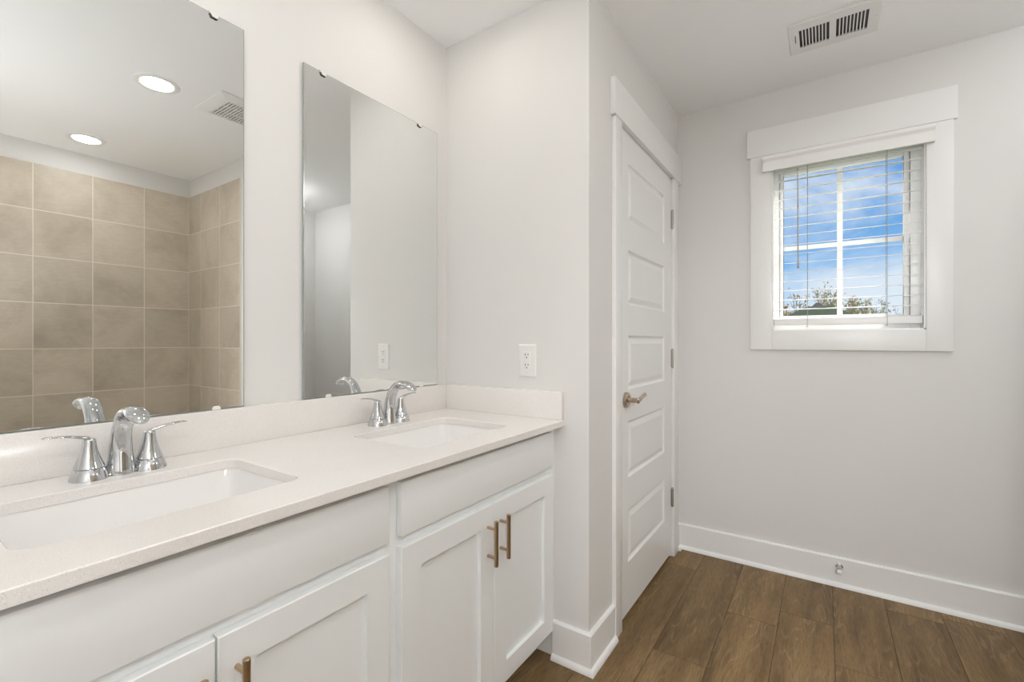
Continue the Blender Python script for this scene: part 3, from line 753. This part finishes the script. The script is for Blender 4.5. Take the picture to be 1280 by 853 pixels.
# ------------------------------------------------------------------ outdoors
ZG = -3.0
tag(MB().box(4, 140, -60, 60, ZG - 0.2, ZG).build('ground', M['grass_ground']), 'grass ground outside the window', 'ground', kind=S)
hs = thing('neighbor_house', 'neighboring house with a dark green hip roof outside the window', 'house', (29, 0.2, ZG))
ry0, ry1, rz = -0.25, 0.68, 2.74
sl_ = math.tan(R(30)); ez = 0.0; dd_ = (rz - ez) / sl_
x0_, x1_ = 25.0, 25.0 + 2.2
rf = MB()
E4 = [Vector((x0_ - dd_, ry0 - dd_, ez)), Vector((x1_ + dd_, ry0 - dd_, ez)), Vector((x1_ + dd_, ry1 + dd_, ez)), Vector((x0_ - dd_, ry1 + dd_, ez))]
T4 = [Vector((x0_, ry0, rz)), Vector((x1_, ry0, rz)), Vector((x1_, ry1, rz)), Vector((x0_, ry1, rz))]
rf.loft([[v - Vector((0, 0, 0.2)) for v in E4], E4, T4])
rf.build('roof', M['shingles'], hs, smooth=0)
MB().box(x0_ - dd_ + 0.5, x1_ + dd_ - 0.5, ry0 - dd_ + 0.5, ry1 + dd_ - 0.5, ZG, ez - 0.2).build('house_wall', M['house_siding'], hs)
pk = MB().loft([[Vector((x0_ + 0.3, 0.02, rz - 0.01)), Vector((x0_ + 1.4, 0.02, rz - 0.01)), Vector((x0_ + 1.4, 0.52, rz - 0.01)), Vector((x0_ + 0.3, 0.52, rz - 0.01))],
                [Vector((x0_ + 0.6, 0.20, rz + 0.20)), Vector((x0_ + 1.1, 0.20, rz + 0.20)), Vector((x0_ + 1.1, 0.34, rz + 0.20)), Vector((x0_ + 0.6, 0.34, rz + 0.20))]])
pk.build('roof_peak', M['roof_vent_dark'], hs, smooth=0)

def tree(x, y, h, leafm, nleaf, label, seed):
    rg = random.Random(seed)
    t_ = thing('bare_tree', label, 'tree', (x, y, ZG), 'late autumn trees beyond the house')
    segs = []; tips = []
    def grow(p, dirv, ln, r, lvl):
        q = p + dirv * ln * 0.5 + Vector((rg.uniform(-1, 1), rg.uniform(-1, 1), 0)) * ln * 0.05
        e = p + dirv * ln
        segs.append((p, q, e, r, lvl)); tips.append(e)
        if lvl >= 1: tips.append(q)
        if lvl == 4: return
        for k in range(rg.choice((3, 3, 4)) if lvl < 3 else 3):
            a = rg.uniform(0, 2 * math.pi); sp2 = rg.uniform(0.25, 0.5) if k else rg.uniform(0.03, 0.2)
            nd = (dirv + Vector((math.cos(a), math.sin(a), 0.25)) * sp2).normalized()
            grow(e if k < 2 else q, nd, ln * rg.uniform(0.55, 0.75), max(r * 0.55, 0.016), lvl + 1)
    grow(Vector((0, 0, 0)), Vector((0, 0, 1)), h * 0.40, 0.15, 0)
    k = h / max(p.z for p in tips); half = max(max(abs(p.x), abs(p.y)) for p in tips)
    kx = min(k, 2.1 / half)
    f = lambda p: Vector((x + p.x * kx, y + p.y * kx, ZG + p.z * k))
    br = MB()
    for p, q, e, r, lvl in segs:
        br.tube([f(p), f(q), f(e)], [r, r * 0.85, r * 0.65], 5 if lvl < 2 else 3, caps=False)
    br.build('branches', M['bark'], t_, smooth=0)
    lf = MB()
    for n_ in range(nleaf):
        c = f(rg.choice(tips)) + Vector((rg.gauss(0, 0.2), rg.gauss(0, 0.2), rg.gauss(0, 0.2))); s_ = rg.uniform(0.07, 0.16)
        a = Vector((rg.gauss(0, 1), rg.gauss(0, 1), rg.gauss(0, 1))).normalized(); b2 = a.orthogonal().normalized()
        lf.quad(c + a * s_, c + b2 * s_ * 0.6, c - a * s_, c - b2 * s_ * 0.6)
    tag(lf.build('leaves', M[leafm], t_, smooth=0), kind='stuff')
TH = math.atan2(391.0, 578.0)
TR = [(986, 380, 56, 'dry_leaf_tan', 900, 'tan-leaved tree at the left window edge beyond the roof'),
      (1002, 367, 36, 'dry_leaf_tan', 420, 'thin tan tree rising left of the roof peak'),
      (1022, 354, 61, 'dry_leaf_tan', 900, 'tall leafy tan tree just left of the window grid bar'),
      (1042, 358, 46, 'dry_leaf_green', 350, 'bare grey-green tree behind the window grid bar'),
      (1066, 372, 66, 'dry_leaf_russet', 1300, 'russet-leaved tree right of the window grid bar'),
      (1086, 372, 41, 'dry_leaf_green', 350, 'sparse greenish tree between the russet tree and the right cord'),
      (1106, 374, 71, 'dry_leaf_green', 700, 'green-brown tree at the right blind cord'),
      (1124, 384, 51, 'dry_leaf_green', 150, 'small bare tree at the right window edge')]
for i, (u, v, x, lm, n_, lb) in enumerate(TR):
    r_ = (u - 640) / 578; fwd = x / (math.cos(TH) + r_ * math.sin(TH))
    tree(x, fwd * (math.sin(TH) - r_ * math.cos(TH)), 1.165 + (426.5 - v) / 578 * fwd - ZG, lm, n_, lb, 11 + i)
